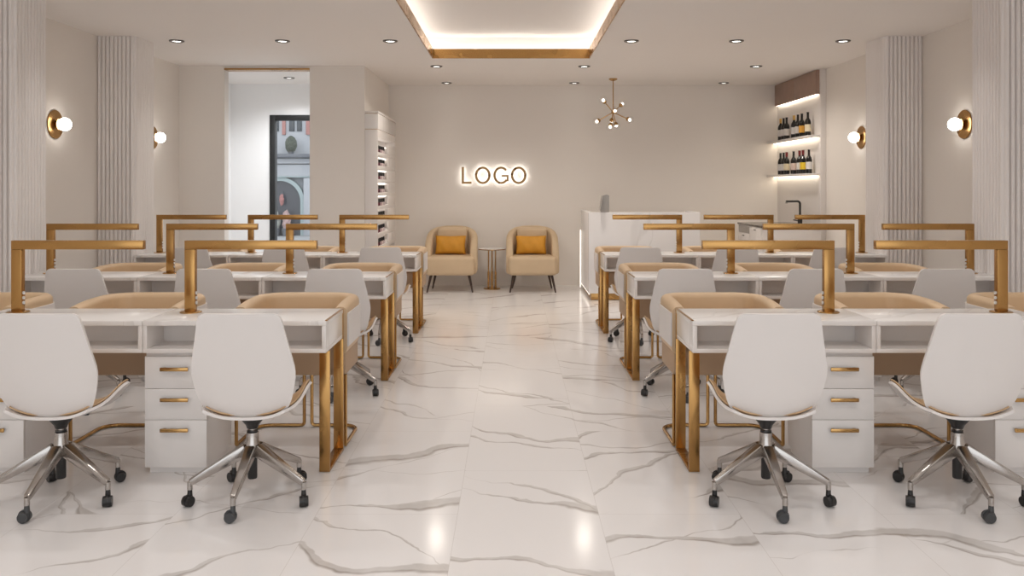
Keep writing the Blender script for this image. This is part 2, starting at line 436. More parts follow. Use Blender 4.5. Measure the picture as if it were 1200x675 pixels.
rows = [(8.13, [(-3.277,'first from the left'),(-2.243,'second from the left'),(-1.19,'third from the left'),(1.167,'third from the right'),(2.193,'second from the right'),(3.235,'rightmost one')], 'in the front row of six'),
        (9.85, [(-.894,'behind the left corner of the brass tray'),(.855,'behind the right corner of the brass tray'),(2.889,'above the front end of the bar')], None),
        (11.44, [(-.898,'left of the sign near the back wall'),(.857,'right of the sign near the back wall'),(2.91,'near the back wall before the bottle shelves')], None)]
for y, xs, tail in rows:
    for x, pos in xs:
        make_downlight('small round recessed downlight ' + pos + (' ' + tail if tail else ''), (x,y,H), PW*(.15 if y > 11 else 2.6 if y > 9 else 1), (1,.91,.81) if y > 9 else WARM)
make_downlight('small round recessed downlight beyond the wall opening before the black framed glass', (-2.92,10.9,H), 150, (.96,.98,1))
for y in (6.22, 4.31, 2.40, .5):                      # unseen lamp rows added towards and over the camera to light the room
    for x in (-3.277,-2.243,-1.19,1.167,2.193,3.235):
        l = bpy.data.lights.new('downlight lamp', 'SPOT'); l.energy = PW*.8; l.color = WARM; l.spot_size = math.radians(62 if abs(x) > 3.1 else 150); l.energy *= .6 if abs(x) > 3.1 else 1; l.spot_blend = 1; l.shadow_soft_size = .05
        o = bpy.data.objects.new('added_downlight', l); col.objects.link(o); o.location = (x,y,H-.03)

# ------------------------------------------------------------------ nail desks
D0 = 4.01; S = 1.91; WS = .889; DD = .406
EDGE = {-1: -.895, 1: .870}
def desk(s, aisle):
    """local x = s*u outward from the aisle-side corner, y from the front edge back"""
    t = thing('nail_desk', '', 'desk')
    g = .0015
    X = lambda u: s*u
    MB().box(X(0 if aisle else g), X(WS-g), 0, DD, .726, .75, .0025).build('tabletop', M['marble'], t)
    b = MB(); i0 = 0.003 if aisle else g
    b.box(X(i0), X(WS-g), .006, DD-.004, .594, .614, .0015)
    b.box(X(WS-g-.02), X(WS-g), .006, DD-.004, .614, .726, .001)
    b.box(X(i0+.02), X(WS-g-.02), .205, .223, .614, .726)
    if not aisle: b.box(X(i0), X(i0+.02), .006, DD-.004, .614, .726, .001)
    b.build('cubby_shelf', M['white'], t)
    if aisle:
        MB().box(X(.003), X(.023), .004, DD-.004, .614, .726, .001).build('end_panel', M['marble'], t)
        b = MB(); b.box(X(-.004), X(.006), 0.0, DD, .7495, .7535); b.box(X(-.002), X(.003), DD-.012, DD, .594, .7495)
        b.build('brass_edge', M['brassdark'], t)
        b = MB(); lw = .052; u0 = -.004
        b.box(X(u0), X(u0+lw), .060, .074, 0.001, .594, .0015); b.box(X(u0), X(u0+lw), .385, .399, 0.001, .594, .0015); b.box(X(u0), X(u0+lw), .0745, .3845, 0.001, .015, .0015)
        b.build('leg_frame', M['brass'], t)
    # drawer pedestal at the outer end
    p0, p1 = .587, WS-g
    b = MB(); b.box(X(p0), X(p1), .046, .385, .035, .594, .001); b.box(X(p0+.012), X(p1-.012), .06, .375, 0, .035)
    b.build('pedestal', M['white'], t)
    for z0, z1, hz in ((.4175,.573,.514),(.2655,.4155,.366),(.034,.2635,.219)):
        d = MB().box(X(p0), X(p1), .028, .046, z0, z1, .0015).build('drawer', M['white'], t)
        h = MB(); um = (p0+p1)/2
        h.box(X(um-.068), X(um+.068), .002, .012, hz-.009, hz+.009, .003); h.box(X(um-.058), X(um-.046), .010, .030, hz-.006, hz+.006); h.box(X(um+.046), X(um+.058), .010, .030, hz-.006, hz+.006)
        h.build('handle', M['brassdark'], d)
    return t
def desk_lamp(s):
    t = thing('desk_lamp', '', 'lamp')
    # origin on the table under the post; the arm reaches back to the aisle
    MB().lathe([(0,0),(.055,0),(.055,.004),(.050,.007),(0,.007)], n=32).build('base_plate', M['brassdark'], t)
    MB().box(-.0265, .0265, -.017, .017, .007, .324, .0015).build('post', M['brass'], t)
    MB().box(s*.0265, -s*.650, -.017, .017, .3245, .370, .0015).build('arm', M['brass'], t)
    MB().box(-s*.06, -s*.635, -.010, .010, .32435, .328).build('diffuser', M['lampled'], t)
    xe = -s*.0265 if s < 0 else -.0265
    for z in (.05, .075, .10):
        MB().cyl((xe, 0, z), (xe+(.006 if s < 0 else -.006), 0, z), .0085, n=16).build('button', M['white'], t)
    return t

# technician's swivel chair ------------------------------------------------
def swivel_chair():
    t = thing('swivel_chair', '', 'chair')
    hubz = .235
    nx, ny = 25, 17; P = []
    for j in range(ny):
        v = j/(ny-1); y = -.125+.385*v
        row = []
        hwid = .216*(1-.19*max(0,(.45-v)/.45)**2.2-.22*max(0,(v-.75)/.25)**2)
        q = min(1, v/.75); rise = .046+.054*q*q*(3-2*q)
        for i in range(nx):
            u = -1+2*i/(nx-1); x = u*hwid
            z = .386+rise*abs(u)**2.8+.012*max(0,(.28-v)/.28)**2*(1-abs(u)**3)-.035*max(0,(v-.75)/.25)**2
            row.append(Vector((x,y,z)))
        P.append(row)
    MB().sheet(P, .012).build('seat_shell', M['leather'], t)
    C = [[p+Vector((0,.012,.0125)) for p in r] for r in P]
    C = [[Vector((p.x*.965,p.y*.955+.006,p.z-.004)) for p in r] for r in C]
    MB().sheet(C, lambda i, j: .005+.03*math.sin(PI*i/(ny-1))**.5*max(0,math.cos(PI/2*(-1+2*j/(nx-1))))**.6).build('seat_cushion', M['tan'], t)
    # backrest: outline half width against height, thin curved pad
    def half(z):
        k = [(.402,.090),(.405,.118),(.411,.142),(.422,.163),(.442,.181),(.475,.198),(.52,.211),(.565,.220),(.585,.2225),(.605,.2225),(.63,.2195),(.70,.205),(.78,.189),(.828,.179),(.842,.175),(.852,.167),(.858,.148)]
        for (z0,w0),(z1,w1) in zip(k,k[1:]):
            if z <= z1: return w0+(w1-w0)*(z-z0)/(z1-z0)
        return k[-1][1]
    zs = [.402,.4045,.408,.414,.424,.437,.455,.48,.51,.54,.57,.595,.62,.65,.69,.73,.77,.80,.825,.84,.85,.855,.858]
    def ysurf(u, z):
        s = (z-.402)/.456
        return -.108-.075*s**1.15 + .034*u*u*(1-.8*s) + .02*max(0,(.2-s)/.2)**2
    P = [[Vector((half(z)*(-1+2*i/20), ysurf(-1+2*i/20, z), z)) for i in range(21)] for z in zs]
    MB().sheet(P, -.016).build('backrest', M['leather'], t)
    Q = [[Vector((p.x*.95, p.y+.0165, .402+(p.z-.402)*.965+.008)) for p in r] for r in P]
    MB().sheet(Q, lambda i, j: -(.008+.022*math.sin(PI*j/20)**.5*math.sin(PI*i/(len(zs)-1))**.5)).build('backrest_pad', M['tan'], t)
    m = MB(); m.lathe([(0,.318),(.024,.318),(.030,.335),(.052,.362),(.056,.384),(.056,.392),(0,.392)], n=24); m.beam((.02,.03,.366),(.10,.05,.366),.014,.010,.012,.008)
    m.build('tilt_mechanism', M['black'], t)
    MB().cyl((0,0,.28),(0,0,.325),.0145).build('gas_lift', M['chrome'], t)
    m = MB(); m.lathe([(0,.20),(.030,.20),(.036,.215),(.034,.245),(.0275,.262),(.0265,.300),(.022,.302),(0,.302)], n=28)
    m.build('hub', M['chrome'], t)
    MB().lathe([(.0150,.3025),(.024,.3025),(.024,.309),(.0150,.309)], n=24).build('collar_ring', M['black'], t)
    MB().lathe([(0,.094),(.0195,.094),(.021,.100),(.021,.196),(0,.196)], n=20).build('lift_sleeve', M['black'], t)
    for k in range(5):
        a = -PI/2+2*PI*k/5; d = Vector((math.cos(a), math.sin(a), 0))
        m = MB(); m.beam(d*.026+Vector((0,0,.226)), d*.262+Vector((0,0,.102)), .046, .056, .026, .028, .006)
        m.cyl(d*.262+Vector((0,0,.072)), d*.262+Vector((0,0,.105)), .0115, .0115, 14)
        m.build('base_arm', M['chrome'], t)
        th = a+PI*.5+.6*k
        fw = Vector((math.cos(th), math.sin(th), 0)); sd = Vector((-fw.y, fw.x, 0))
        c0 = d*.262-fw*.010+Vector((0,0,.0245))
        cs = MB()
        for q in (-1, 1):
            cs.cyl(c0+sd*q*.004, c0+sd*q*.019, .0240, .0220, 18)
        cs.cyl(c0+sd*-.004+Vector((0,0,.003)), c0+sd*.004+Vector((0,0,.003)), .0265, .0265, 18)
        cs.cyl(d*.262+Vector((0,0,.040)), d*.262+Vector((0,0,.073)), .012, .010, 12)
        cs.build('caster', M['black'] if k else M['greywheel'], t)
    return t

# client's barrel chair --------------------------------------------------------
def u_path(hw, depth, r, nseg=10, y0=0.0):
    """open U in plan: from the front of one arm round the back to the other"""
    P = []
    for i in range(5): P.append((Vector((-hw, y0+(depth-r)*i/4, 0)), Vector((-1,0,0))))
    for i in range(1, nseg+1):
        a = PI-PI/2*i/nseg
        P.append((Vector((-hw+r+r*math.cos(a), y0+depth-r+r*math.sin(a), 0)), Vector((math.cos(a), math.sin(a), 0))))
    if hw-r > .01: P.append((Vector((-(hw-r)/2, y0+depth, 0)), Vector((0,1,0))))
    Q = [(Vector((-p.x,p.y,0)), Vector((-o.x,o.y,0))) for p, o in reversed(P)]
    if hw-r <= .01: Q = Q[1:]
    return P+Q
def rrect(a0, a1, z0, z1, r, n=4):
    pts = []
    for cx_, cz_, st in ((a1-r,z1-r,0),(a0+r,z1-r,1),(a0+r,z0+r,2),(a1-r,z0+r,3)):
        for k in range(n+1):
            th = PI/2*st+PI/2*k/n
            pts.append((cx_+r*math.cos(th), cz_+r*math.sin(th)))
    return pts
def client_chair():
    t = thing('barrel_chair', '', 'chair')
    path = u_path(.300, .50, .17)
    np_ = len(path)
    # the padded wrap is a little lower at the arm fronts
    def wrap(i):
        k = min(i, np_-1-i)
        dz = -.018*max(0, 1-k/3.0)**2
        return rrect(-.068, .004, .50, .772+dz, .030)
    MB().sweep(path, wrap).build('padded_wrap', M['tanlight'], t)
    def shell(i): return rrect(.0045, .0125, .542, .722, .003, 2)
    MB().sweep(path, shell).build('outer_shell', M['leather'], t)
    b = MB(); b.box(-.296, .296, .006, .36, .385, .541, .012, 3); b.build('seat_base', M['seatshade'], t)
    b = MB(); b.box(-.228, .228, -.002, .42, .5415, .60, .022, 3); b.build('seat_cushion', M['tanlight'], t)
    for q in (-1, 1):
        r = .09; pts = [(q*.292,.012,.392),(q*.292,.012,.022)]
        for k in range(1,5): pts.append((q*.292,.012+.010*(1-math.cos(PI/2*k/4)),.022-.010*math.sin(PI/2*k/4)))
        pts.append((q*.292,.30,.011))
        for k in range(1,9):
            a = PI/2*k/8; pts.append((q*(.292-r+r*math.cos(a)), .30+r*math.sin(a), .011))
        pts.append((q*.04,.39,.011))
        for k in range(1,5):
            a = PI/2*k/4; pts.append((q*(.04-.018*math.sin(a)), .39, .011+.018*(1-math.cos(a))))
        pts.append((q*.022,.39,.51))
        MB().tube(pts, .0098, 10).build('tube_leg', M['brassdark'], t)
    return t

rown = ['front', 'middle', 'rear']
sidn = {-1: 'left', 1: 'right'}
posn = ['nearest the aisle', 'second from the aisle', 'third from the aisle']
protos = {}
def place(key, make, loc, label, group):
    if key not in protos:
        r = make(); protos[key] = r; r.location = loc; r['label'] = label; r['group'] = group
        return r
    return dup(protos[key], loc, label, group)
for r in range(3):
    for s in (-1, 1):
        for k in range(3):
            x0 = EDGE[s]+s*WS*k; y0 = D0+S*r
            where = f"{posn[k]} in the {rown[r]} {sidn[s]} row"
            if not (r == 0 and k == 2):
                if k == 0: lab = f"white marble-topped nail desk on brass legs {where}"
                else: lab = f"white marble-topped nail desk with three drawers {where}"
                place(('desk', s, k == 0), lambda: desk(s, k == 0), (x0, y0, 0), lab, 'nail desks in rows')
                place(('lamp', s), lambda: desk_lamp(s), (x0+s*.758, y0+.272, .7502), f"brass angled lamp standing on the desk {where}", 'brass desk lamps')
                place('swivel', swivel_chair, (EDGE[s]+s*(.266+.857*k), y0-.287, 0), f"white swivel chair at the desk {where}", 'white swivel chairs')
            place('client', client_chair, (EDGE[s]+s*(.290+WS*k), y0+.436, 0), f"tan barrel chair behind the desk {where}", 'tan barrel chairs')

# ------------------------------------------------------------------ wall sconces
def sconce(s, y, z, x, label):
    t = thing('wall_sconce', label, 'wall lamp', (x, y, z), 'globe wall sconces')
    MB().lathe([(0,0.0015),(.124,.0015),(.124,.008),(.120,.011),(0,.011)], axis=(s,0,0), n=40).build('wall_plate', M['brass'], t)
    MB().lathe([(0,.011),(.030,.011),(.050,.042),(.044,.042),(0,.036)], axis=(s,0,0), n=32).build('socket_cup', M['brassdark'], t)
    MB().ball((s*.085,0,0), .056, 28, 18).build('globe', M['bulb'], t)
    return t
sconce(1, 7.15, 1.93, XL, 'brass disc sconce with glowing globe on the left wall nearest the camera')
sconce(1, 9.10, 1.93, XL, 'brass sconce with glowing globe peeking from behind the left rear column')
sconce(-1, 7.15, 1.93, XR, 'brass disc sconce with glowing globe on the right wall between two columns')
sconce(-1, 9.08, 1.93, XR2, 'brass disc sconce with glowing globe on the right wall by the bottle shelves')

# ------------------------------------------------------------------ back wall sign
sg = thing('wall_sign', 'backlit brass LOGO lettering on the back wall above the armchairs', 'sign', (-.252, YB, 1.55))
def ring_pts(rx, ry, a0, a1, n=40): return [(rx*math.cos(a0+(a1-a0)*k/n), ry*math.sin(a0+(a1-a0)*k/n)) for k in range(n+1)]
def band(m, outer, inner, cx_, cz_, y0, y1):
    n = len(outer)
    for k in range(n-1):
        q = [outer[k], outer[k+1], inner[k+1], inner[k]]
        m.prism(q, lambda a, b: Vector((cx_+a, y0, cz_+b)), lambda a, b: Vector((cx_+a, y1, cz_+b)))
def letter(ch, cx_, y0, y1, grow=0.0):
    m = MB(); st = .0145+grow; hh = .119; 
    if ch == 'L':
        pts = [(-.069-grow,-hh-grow),(.069+grow,-hh-grow),(.069+grow,-hh+.030+grow),(-.069+.033+grow,-hh+.030+grow),(-.069+.033+grow,hh+grow),(-.069-grow,hh+grow)]
        m.prism(pts, lambda a, b: Vector((cx_+a,y0,b)), lambda a, b: Vector((cx_+a,y1,b)))
    elif ch == 'O':
        band(m, ring_pts(.110+grow,.122+grow,0,2*PI), ring_pts(.110-.034-grow,.122-.031-grow,0,2*PI), cx_, 0, y0, y1)
    else:
        band(m, ring_pts(.110+grow,.122+grow,.72,2*PI-.62), ring_pts(.076-grow,.091-grow,.72,2*PI-.62), cx_, 0, y0, y1)
        for x0, x1, z0, z1 in ((.008,.104,-.020,.006),(.076,.104,-.084,-.0201)):
            m.box(cx_+x0-grow, cx_+x1+grow, y0, y1, z0-grow, z1+grow)
    bmesh.ops.remove_doubles(m.bm, verts=m.bm.verts, dist=1e-5)
    return m
for ch, x in (('L',-.385),('O',-.158),('G',.100),('O',.345)):
    o = letter(ch, x, -.070, -.052).build('letter', M['signbrass'], sg)
    letter(ch, x, -.052, -.048, -.002).build('backlight', M['logolamp'], o)

# ------------------------------------------------------------------ lounge armchairs
def armchair(loc, label):
    t = thing('armchair', label, 'armchair', loc, 'armchairs by the back wall')
    # origin: floor under the middle of the seat front; depth runs to +y
    path = u_path(.305, .56, .27, 14, y0=.10); n = len(path)
    def f(i):
        k = min(i, n-1-i)/((n-1)/2)
        e = k*k*(3-2*k)
        return e
    def sect(i):
        e = f(i); k = min(i, n-1-i)/((n-1)/2)
        kk = [(0,.50),(.05,.58),(.12,.66),(.25,.74),(.42,.80),(.6,.835),(.8,.85),(1.01,.853)]
        for (k0,t0),(k1,t1) in zip(kk,kk[1:]):
            if k0 <= k <= k1: top = t0+(t1-t0)*(k-k0)/(k1-k0)
        return rrect(-.045, .045, .235, top, .042, 5)
    MB().sweep(path, sect).build('back_shell', M['boucle'], t, ang=60)
    # bolsters on the inside of the shell
    b = MB(); b.box(-.205, .205, .45, .585, .42, .835, .045, 4); b.build('back_cushion', M['boucle'], t, ang=60)
    s = MB(); s.box(-.318, .318, 0, .52, .225, .47, .045, 5)
    for v in s.bm.verts:
        if v.co.z > .44: v.co.z += .03*max(0, 1-(v.co.x/.318)**2)*max(0, 1-((v.co.y-.26)/.27)**2)
    s.build('seat_cushion', M['boucle'], t, ang=60)
    for x, y, dx, dy in ((-.25,.07,-.05,-.045),(.25,.07,.05,-.045),(-.22,.44,-.05,.05),(.22,.44,.05,.05)):
        MB().cyl((x,y,.23),(x+dx,y+dy,0.001),.020,.010,14).build('leg', M['walnut'], t)
    return t
armchair((-.815,10.89,0), 'beige barrel armchair on the left of the round side table')
armchair((.273,10.89,0), 'beige barrel armchair between the side table and reception counter')
def pillow(loc, label):
    nx, nz = 24, 16; P = []
    m = MB(); t = bmesh.new()
    A = {}; 
    for sgn in (-1, 1):
        for j in range(nz+1):
            for i in range(nx+1):
                u = -1+2*i/nx; v = -1+2*j/nz
                edge = (i in (0,nx)) or (j in (0,nz))
                if edge and sgn == 1: continue
                th = 0 if edge else .062*((1-u**2)*(1-v**2))**.38
                th += 0 if edge else .006*math.sin(9*u+4*v)*(1-u*u)*(1-v*v)**.5*(1 if abs(u) > .3 else .4)
                x = .205*u*(1-.055*(1-abs(v))**1.0*abs(u)**3); z = .128*v*(1-.07*(1-abs(u))*abs(v)**3)
                A[(sgn,i,j)] = t.verts.new((x, sgn*th, z))
    g = lambda s_, i, j: A.get((s_,i,j)) or A[(-1,i,j)]
    for sgn in (-1, 1):
        for j in range(nz):
            for i in range(nx):
                q = [g(sgn,i,j), g(sgn,i+1,j), g(sgn,i+1,j+1), g(sgn,i,j+1)]
                t.faces.new(q if sgn < 0 else q[::-1])
    m._merge(t)
    o = m.build('throw_pillow', M['mustard'], ang=80); o.location = loc; o.rotation_euler = (math.radians(-17),0,0)
    return tag(o, label, 'pillow', 'mustard pillows on the armchairs')
pillow((-.83,11.255,.605), 'mustard velvet pillow on the armchair left of the side table')
pillow((.258,11.255,.605), 'mustard velvet pillow on the armchair next to the counter')
st = thing('side_table', 'round side table on slim brass tubes between the two armchairs', 'table', (-.272,11.32,0))
MB().lathe([(0,.534),(.178,.534),(.184,.540),(.184,.548),(.180,.552),(0,.552)], n=48).build('table_top', [M['marble']], st)
MB().lathe([(.1845,.536),(.188,.536),(.188,.549),(.1845,.549)], n=48).build('brass_rim', M['brassdark'], st)
MB().lathe([(0,0.001),(.116,0.001),(.116,.010),(.110,.015),(0,.015)], n=40).build('base', M['brassdark'], st)
for x, y in ((-.048,0),(0,-.048),(.048,0),(0,.048)):
    p = MB().cyl((x,y,.0155),(x,y,.534),.0085,n=16).build('column_tube', M['brassdark'], st)
    MB().cyl((x,y,.016),(x,y,.235),.0145,n=18).build('sleeve', M['brass'], p)

# ------------------------------------------------------------------ chandelier
ch = thing('chandelier', 'brass sputnik chandelier with clear glass globes before the back wall', 'chandelier', (1.337,11.0,H))
MB().lathe([(0,0),(.056,0),(.056,-.014),(.024,-.030),(0,-.030)], n=28).build('canopy', M['brassdark'], ch)
MB().cyl((0,0,-.02),(0,0,-.43),.0065,n=10).build('rod', M['brassdark'], ch)
MB().ball((0,0,-.445), .026).build('hub', M['brassdark'], ch)
for d in ((-.135,-.06,.150),(.125,.07,.112),(-.212,.04,-.120),(.214,-.05,-.105),(.0,-.20,.0),(0,.17,-.10),(-.045,-.06,-.195),(.050,.08,-.165)):
    d = Vector(d); h = Vector((0,0,-.445)); u = d.normalized(); e = h+d*.86
    a = MB().cyl(h, e, .0062, n=10).build('arm', M['brassdark'], ch)
    MB().lathe([(0,-.016),(.018,-.016),(.030,.006),(.028,.016),(0,.016)], c=e, axis=u, n=18).build('socket', M['brassdark'], a)
    MB().ball(e+u*.033, .0185, 14, 10).build('bulb', M['minibulb'], a)
    MB().ball(e+u*.036, .054, 22, 14).build('glass_globe', M['glass'], a)

# ------------------------------------------------------------------ nail polish display
X0, X1, Y0, Y1, ZT = -1.738, -1.583, 9.83, 11.30, 2.285
ds = thing('polish_display', 'tall white polish display cabinet with marble top against the partition', 'display cabinet', (0,0,0))
ds.location = (X0, Y0, 0)
dx, dy = X1-X0, Y1-Y0
b = MB(); b.box(0, dx-.004, 0, .03, 0, 2.07, .001); b.box(0, dx-.004, dy-.03, dy, 0, 2.07, .001); b.box(0, .02, .03, dy-.03, 0, 2.07); b.box(.02, dx-.004, .03, dy-.03, 0, .52, .001); b.box(.02, dx-.004, .03, dy-.03, 1.985, 2.07)
b.build('carcass', M['white'], ds)
b = MB(); b.box(.002, dx-.004, 0, dy, 2.07, 2.075); b.box(.002, dx-.003, 0, dy, 2.257, 2.262); b.build('shadow_gap_bead', M['brassdark'], ds)
b = MB(); b.box(-.001, dx+.002, -.008, dy+.004, 2.075, 2.257, .002); b.build('crown_block', M['marble'], ds)
b = MB(); b.box(-.001, dx+.008, -.012, dy+.008, 2.262, 2.285, .002); b.build('crown_cap', M['white'], ds)
TZ = [1.803-.161*k for k in range(8)]
for z in TZ:
    p = MB().box(.02, dx-.002, .03, dy-.03, z-.040, z, .001).build('shelf', M['white'], ds)
    MB().box(.024, .034, .05, dy-.05, z+.105, z+.112).build('light_strip', M['ledsoft'], p)
    MB().box(dx-.014, dx-.003, .82, dy-.031, z+.0005, z+.118, .001).build('tier_panel', M['white'], p)
polish = None
tiern = ['top','second','third','fourth','fifth','sixth','seventh','lowest visible']
cols = [plain('polish '+n, c_, .15) for n, c_ in (('plum',(.06,.010,.03)),('mauve',(.36,.22,.26)),('nude',(.66,.58,.55)),('wine',(.12,.012,.03)),('pearl',(.68,.62,.62)))]
pm = []
for c_ in cols:
    m_ = MB(); m_.lathe([(0,0),(.012,0),(.0135,.004),(.0135,.036),(.008,.042),(0,.042)], n=14, mi=0); m_.lathe([(0,.0425),(.0085,.0425),(.0075,.088),(0,.088)], n=12, mi=1)
    o = m_.build('polish_bottle', [c_, M['black']]); pm.append(o.data); bpy.data.objects.remove(o)
for q, z in enumerate(TZ):
    for k in range(12):
        me = pm[(0,1,3,3,0,2,1,4,2,1,4,1)[k]]
        o = bpy.data.objects.new('polish_bottle', me); col.objects.link(o)
        o.location = (X0+dx-.035-.004*(k % 2), Y0+.07+k*.058, z+.0005)
        tag(o, f"small black-capped nail polish bottle on the {tiern[q]} tier of the display cabinet", 'nail polish', f"nail polish bottles on the {tiern[q]} tier")

# ------------------------------------------------------------------ reception counter
RX0, RX1, RY0, RY1, RZ = .94, 2.30, 10.18, 11.35, 1.078
rc = thing('reception_counter', 'white marble reception counter with brass kick plate beside the armchairs', 'counter', (RX0,RY0,0))
rx, ry = RX1-RX0, RY1-RY0
b = MB(); b.box(0, rx, 0, .06, .085, RZ, .003); b.box(0, .05, .06, ry, .085, RZ, .003); b.box(rx-.05, rx, .06, .62, .085, RZ, .003)
b.build('marble_front', M['counter'], rc)
b = MB(); b.box(.05, rx-.05, .06, .62, .74, .77, .002); b.build('work_surface', M['white'], rc)
b = MB(); b.box(.03, rx-.02, .03, .06, 0.001, .0845, .001); b.box(.03, .06, .06, ry-.02, 0.001, .0845, .001); b.build('kick_plate', M['brass'], rc)
b = MB(); b.box(.004, .012, .01, ry-.01, .070, .0845); b.box(-.014, -.002, ry-.012, ry-.004, .02, .80); b.build('light_strip', M['ledcounter'], rc)
ps = thing('payment_screen', 'small grey screen on a wedge stand on top of the reception counter', 'screen', (RX0+.200, RY0+.03, RZ+.0005))
m = MB(); m.prism([(-.055,0),(.050,0),(.050,.205),(.022,.215),(-.022,.205)], lambda a, b: Vector((a,-.02,b)), lambda a, b: Vector((a,.025,b))); m.build('stand', M['greymetal'], ps)
m = MB(); m.beam((-.064,.002,.02),(-.031,.002,.205),.17,.008,.17,.008) ; m.build('screen_panel', M['greymetal'], ps)

# ------------------------------------------------------------------ bar with sink
bc = thing('bar_counter', 'white bar counter with dark worktop along the right wall under bottle shelves', 'bar counter', (2.99, 9.95, 0))
bl, bd = 1.09, 3.70-2.99
b = MB(); b.box(.012, bd, .012, bl-.012, .08, .895, .002); b.box(.05, bd, .04, bl-.04, .001, .08); b.build('cabinet_body', M['white'], bc)
MB().box(0, bd, 0, bl, .897, .92, .002).build('worktop', M['darkstone'], bc)
MB().box(.002, .0118, .55, 1.03, .80, .885, .001).build('warming_drawer', M['greymetal'], bc)
for y0_, y1_, z0_, z1_ in ((.55,1.03,.55,.79),(.55,1.03,.30,.54),(.05,.53,.12,.885)):
    d_ = MB().box(0.0, .0118, y0_, y1_, z0_, z1_, .001).build('drawer', M['white'], bc)
    MB().box(-.012, .0, (y0_+y1_)/2-.03, (y0_+y1_)/2+.03, z1_-.03, z1_-.02).build('handle', M['black'], d_)
fa = thing('faucet', 'matte black angular faucet standing on the bar worktop', 'faucet', (3.60,10.40,.9203))
MB().lathe([(0,0),(.028,0),(.028,.075),(.022,.08),(0,.08)], n=24).build('body', M['black'], fa)
pts = [(0,0,.075),(0,0,.255)]
for k in range(1,7):
    a = PI/2*k/6; pts.append((-.035*(1-math.cos(a)), 0, .255+.035*math.sin(a)))
pts.append((-.175,0,.288))
MB().tube(pts, .0135, 14).build('spout', M['black'], fa)
MB().lathe([(0,0),(.0145,0),(.0145,.016),(0,.016)], c=(-.168,0,.262), axis=(0,0,1), n=16).build('nozzle', M['greymetal'], fa)
MB().beam((-.026,0,.045),(-.085,0,.058),.014,.014,.012,.012,.003).build('lever', M['black'], fa)
# lit bottle niche on the right wall
PX = 3.745
nc = thing('bottle_shelving', 'backlit white wall panel with two shelves above the bar', 'shelving', (PX, 10.10, 0))
L = YB-.002-10.10
MB().box(0, XR2-.002-PX, 0, L, 0.0, 2.82-.002, .001).build('back_panel', M['white'], nc)
for z in (2.02, 1.555):
    p = MB().box(-.150, -.001, .02, L, z-.028, z, .002).build('shelf', M['white'], nc)
    MB().box(-.065, -.006, .03, L-.01, z-.0295, z-.0285).build('light_strip', M['led'], p)
wc = thing('wall_cabinet', 'brown veneer wall cabinet at the ceiling above the bottles', 'cabinet', (PX, 10.13, 2.52))
MB().box(-.035, -.001, 0, L-.04, .0, .296, .001).build('cabinet_body', M['cabinet'], wc)
MB().box(-.045, -.0355, .004, L*.5-.022, .004, .292, .001).build('door', M['cabinet'], wc)
MB().box(-.045, -.0355, L*.5-.018, L-.044, .004, .292, .001).build('door', M['cabinet'], wc)
MB().box(-.032, -.004, .01, L-.06, -.0015, -.0005).build('light_strip', M['led'], wc)
# wine bottles, each its own
dark = plain('dark bottle glass', (.008,.007,.006), .12)
lab = {n: plain('paper label '+n, c_, .6) for n, c_ in dict(white=(.72,.70,.68), cream=(.74,.66,.48), yellow=(.75,.52,.03), orange=(.70,.36,.05), pink=(.70,.55,.48), gold=(.62,.38,.10), red=(.16,.012,.014)).items()}
def bottle(label, loc, tall, paper, foil, group):
    t = thing('wine_bottle', label, 'bottle', loc, group); k = tall/.30
    MB().lathe([(0,0),(.034,0),(.037,.004),(.037,.175*k),(.031,.200*k),(.0165,.222*k),(.0145,.235*k),(.0145,.292*k),(.0165,.293*k),(.0165,.300*k),(0,.300*k)], n=24).build('glass_body', dark, t)
    MB().lathe([(.0372,.055*k),(.0376,.055*k),(.0376,.145*k),(.0372,.145*k)], n=24).build('paper_label', lab[paper], t)
    if foil: MB().lathe([(.0148,.240*k),(.0152,.240*k),(.0170,.292*k),(.0170,.302*k),(0,.302*k)], n=16).build('neck_foil', lab[foil], t)
    return t
up = [(11.357,.0,'white','gold','nearest the back wall'),(11.232,.0,'white',None,'second from the back wall'),(11.11,.0,'white',None,'third from the back wall'),(10.818,.0,'white','gold','fourth from the back wall'),(10.672,.0,'white',None,'fifth from the back wall'),(10.525,.0,'orange',None,'sixth from the back wall'),(10.312,.0,'cream',None,'farthest from the back wall')]
nm = dict(white='white', cream='pale yellow', yellow='bright yellow', orange='orange', pink='pinkish')
for y, o_, p_, f_, pos in up:
    bottle(f"wine bottle with {nm[p_]} label on the upper shelf, {pos}", (PX-.078+o_*.9, y, 2.0203), .295, p_, f_, 'wine bottles on the upper shelf')
lo = [(11.357,.0,'white',None,'nearest the back wall'),(11.232,.0,'white',None,'second from the back wall'),(11.11,.0,'cream','red','third from the back wall'),(10.834,.0,'pink',None,'fourth from the back wall'),(10.609,.0,'white','red','fifth from the back wall'),(10.484,.0,'yellow','red','sixth from the back wall'),(10.274,.0,'white',None,'farthest from the back wall')]
for y, o_, p_, f_, pos in lo:
    bottle(f"wine bottle with {nm[p_]} label on the lower shelf, {pos}", (PX-.078+o_*.9, y, 1.5553), .295, p_, f_, 'wine bottles on the lower shelf')

